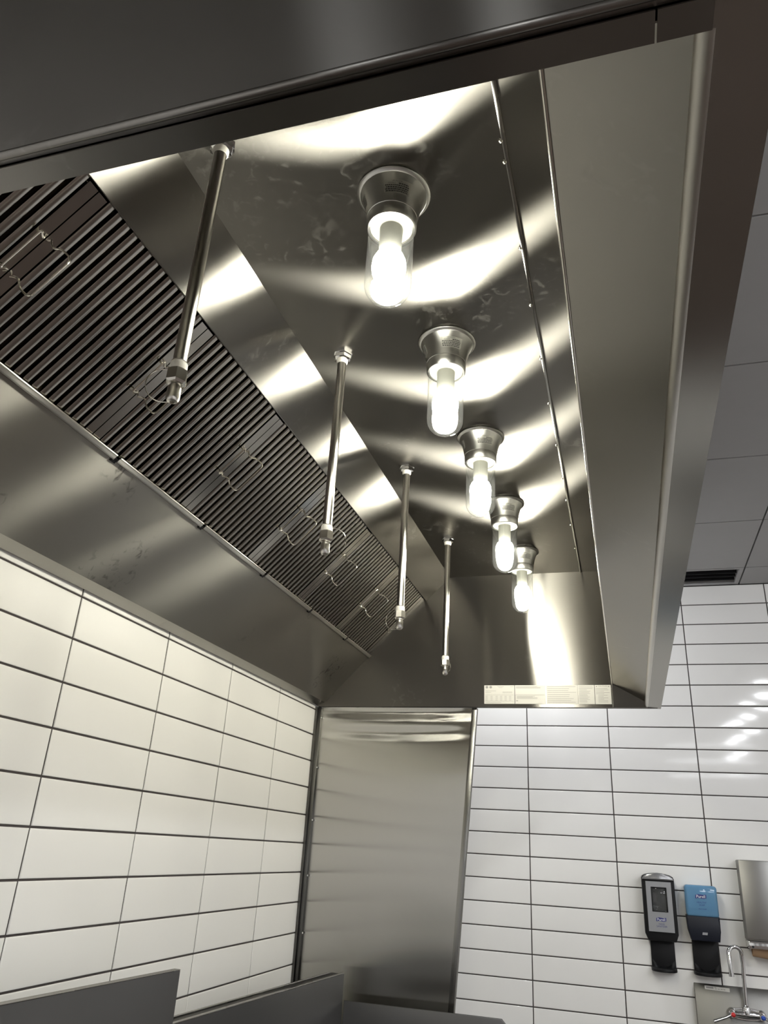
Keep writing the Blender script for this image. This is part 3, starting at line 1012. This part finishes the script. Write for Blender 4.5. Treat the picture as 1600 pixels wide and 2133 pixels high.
drip_plate(so, 57.6, 61.75, -35.2, -40.5)

# ================================================================== paper towel cabinet and the towel in it
tc = thing('towel_dispenser', 'stainless paper towel cabinet at right edge above the hand sink', 'dispenser', (72, -0.05, -29))
mb = MB(); mb.box(66.15, 77.3, -4.4, -0.02, -34.6, -22.5, 0.12); mb.build('cabinet', M['towel_box'], tc)
mb = MB(); mb.box(66.05, 77.4, -4.55, -4.38, -34.35, -22.6, 0.08); mb.build('door', M['towel_box'], tc)
mb = MB(); mb.box(66.15, 77.3, -4.3, -0.4, -35.75, -34.65, 0.1); mb.tube([(66.4, -4.2, -34.75), (77.1, -4.2, -34.75)], 0.14, 8); mb.build('lower_tray', M['chrome'], tc)
mb = MB(); mb.tube([(66.75, -4.32, -35.45), (66.75, -4.2, -35.45)], 0.18, 10); mb.build('screw', M['black'], tc)
mb = MB()
mb.grid(lambda u, v: (66.7 + 9.5 * u, -3.6 + 1.9 * v + 0.1 * math.sin(9 * u), -35.7 - (1.15 + 0.35 * math.sin(3 * u + 0.3)) * math.sin(math.pi * v) - 0.25 * u), 20, 10)
mb.grid(lambda u, v: (67.0 + 9.0 * u, -3.3 + 1.3 * v, -35.75 - (0.6 + 0.2 * math.sin(5 * u)) * math.sin(math.pi * v)), 16, 8)
tag(mb.build('paper_towel', M['kraft']), 'brown folded paper towel sticking out below the steel towel cabinet', 'paper towel')

# ================================================================== hand sink and tap
hs = thing('hand_sink', 'stainless wall mounted hand sink with tall backsplash at bottom right', 'sink', (66, -8, -52))
mb = MB()
mb.prism([(57.3, -0.02, -41.8), (57.3, -1.5, -43.5), (57.3, -1.5, -51.5), (57.3, -0.02, -51.5)], (17.4, 0, 0), bev=0.04); mb.build('backsplash', M['sink'], hs)
mb = MB()
for q in ((57.3, 74.7, -16, -14.6), (57.3, 74.7, -3.4, -1.5), (57.3, 58.8, -14.6, -3.4), (73.2, 74.7, -14.6, -3.4)):
    mb.box(q[0], q[1], q[2], q[3], -52.2, -51.5)
mb.build('rim', M['sink'], hs)
mb = MB()


def bowl(u, v):
    a = 2 * math.pi * u
    k = 1 - v
    r = 1.0 if v < 0.6 else (1 - (v - 0.6) / 0.4)
    sx = math.copysign(abs(math.cos(a)) ** 0.4, math.cos(a)) * 7.2 * max(r, 0.01)
    sy = math.copysign(abs(math.sin(a)) ** 0.4, math.sin(a)) * 5.6 * max(r, 0.01)
    return (66 + sx, -9 + sy, -51.6 - 5.5 * min(1, v / 0.6))


mb.grid(bowl, 40, 12); mb.build('bowl', M['sink'], hs)
mb = MB()
# sticker lying on the sloped ledge
nrm = Vector((0, -1.7, 1.48)).normalized()


def ledge(x, s):
    p = Vector((x, -0.02, -41.8)) + Vector((0, -1.48, -1.7)).normalized() * s + nrm * 0.02
    return tuple(p)


mb.poly([ledge(58.95, 0.35), ledge(62.8, 0.45), ledge(62.75, 1.12), ledge(58.95, 0.98)])
st = mb.build('sticker', M['paper'], hs)
st['label'] = 'white sticker on the sloped ledge'
mb = MB()


def lp(x0, x1, s0, s1):
    k = nrm * 0.015
    mb.poly([tuple(Vector(ledge(*q)) + k) for q in ((x0, s0), (x1, s0), (x1, s1), (x0, s1))])


lp(59.15, 60.3, 0.5, 0.82); lp(60.45, 60.75, 0.5, 0.62)
for xx in (60.5, 60.95, 61.4, 61.8):
    lp(xx, xx + 0.3, 0.74, 0.86)
mb.build('print', M['ink'], st)

fa = thing('faucet', 'chrome gooseneck tap with red and blue marked handles on the sink backsplash', 'faucet', (64.8, -1.5, -45))
mb = MB()
pl = [(64.8 + (2.9 if abs(math.cos(a)) > 0 else 0) * math.cos(a) * 1.0 + (0.0), -45.3 + 0.85 * math.sin(a)) for a in [2 * math.pi * k / 24 for k in range(24)]]
mb.prism([(x, -1.52, z) for x, z in pl], (0, -0.55, 0), bev=0.15); mb.build('base_plate', M['chrome'], fa)
mb = MB()
mb.tube([(62.6, -2.0, -45.3), (62.6, -2.9, -45.3)], [0.75, 0.6], 16); mb.tube([(67.0, -2.0, -45.3), (67.0, -2.9, -45.3)], [0.75, 0.6], 16)
mb.tube([(62.6, -2.5, -45.3), (64.8, -2.6, -45.25), (67.0, -2.5, -45.3)], [0.5, 0.7, 0.5], 14)
mb.build('valve_body', M['chrome'], fa)
mb = MB()
path = [(64.8, -2.7, -45.6), (64.8, -2.75, -44.2), (64.85, -2.8, -42.0), (64.95, -2.9, -39.6)]
cxg, czg = 63.95, -37.0
path += [(65.05, -3.0, -38.2)]
for k in range(13):
    a = math.radians(-10 + 200 * k / 12)
    path.append((cxg + 1.05 * math.cos(a), -3.05 - 0.12 * k, czg + 1.15 * math.sin(a) + 0.15))
path += [(62.92, -4.6, -38.3), (62.95, -4.6, -39.4)]
mb.tube(path, 0.33, 14); mb.build('gooseneck', M['chrome'], fa)
mb = MB(); mb.tube([(62.95, -4.6, -39.35), (62.96, -4.6, -39.95)], 0.4, 14); mb.build('aerator', M['chrome'], fa)
mb = MB(); mb.lathe([(0.62, -45.3), (0.66, -44.6), (0.52, -44.2), (0.36, -44.0)], 64.8, -2.72, 18); mb.build('spout_collar', M['chrome'], fa)
for hx, sgn, mt in ((62.6, -1, 'red'), (67.0, 1, 'blue')):
    mb = MB()
    mb.tube([(hx, -2.8, -45.3), (hx, -3.5, -45.35)], [0.5, 0.42], 16)
    mb.tube([(hx, -3.3, -45.3), (hx + sgn * 1.2, -3.6, -45.9), (hx + sgn * 3.0, -3.9, -46.5)], [0.3, 0.2, 0.26], 10)
    hd = mb.build('lever_handle', M['chrome'], fa)
    mb = MB(); mb.ball((hx + 0.05, -3.6, -45.4), 0.36, 8, 0.9); ix = mb.build('index_button', M[mt], hd)
    ix['label'] = mt + ' index button'
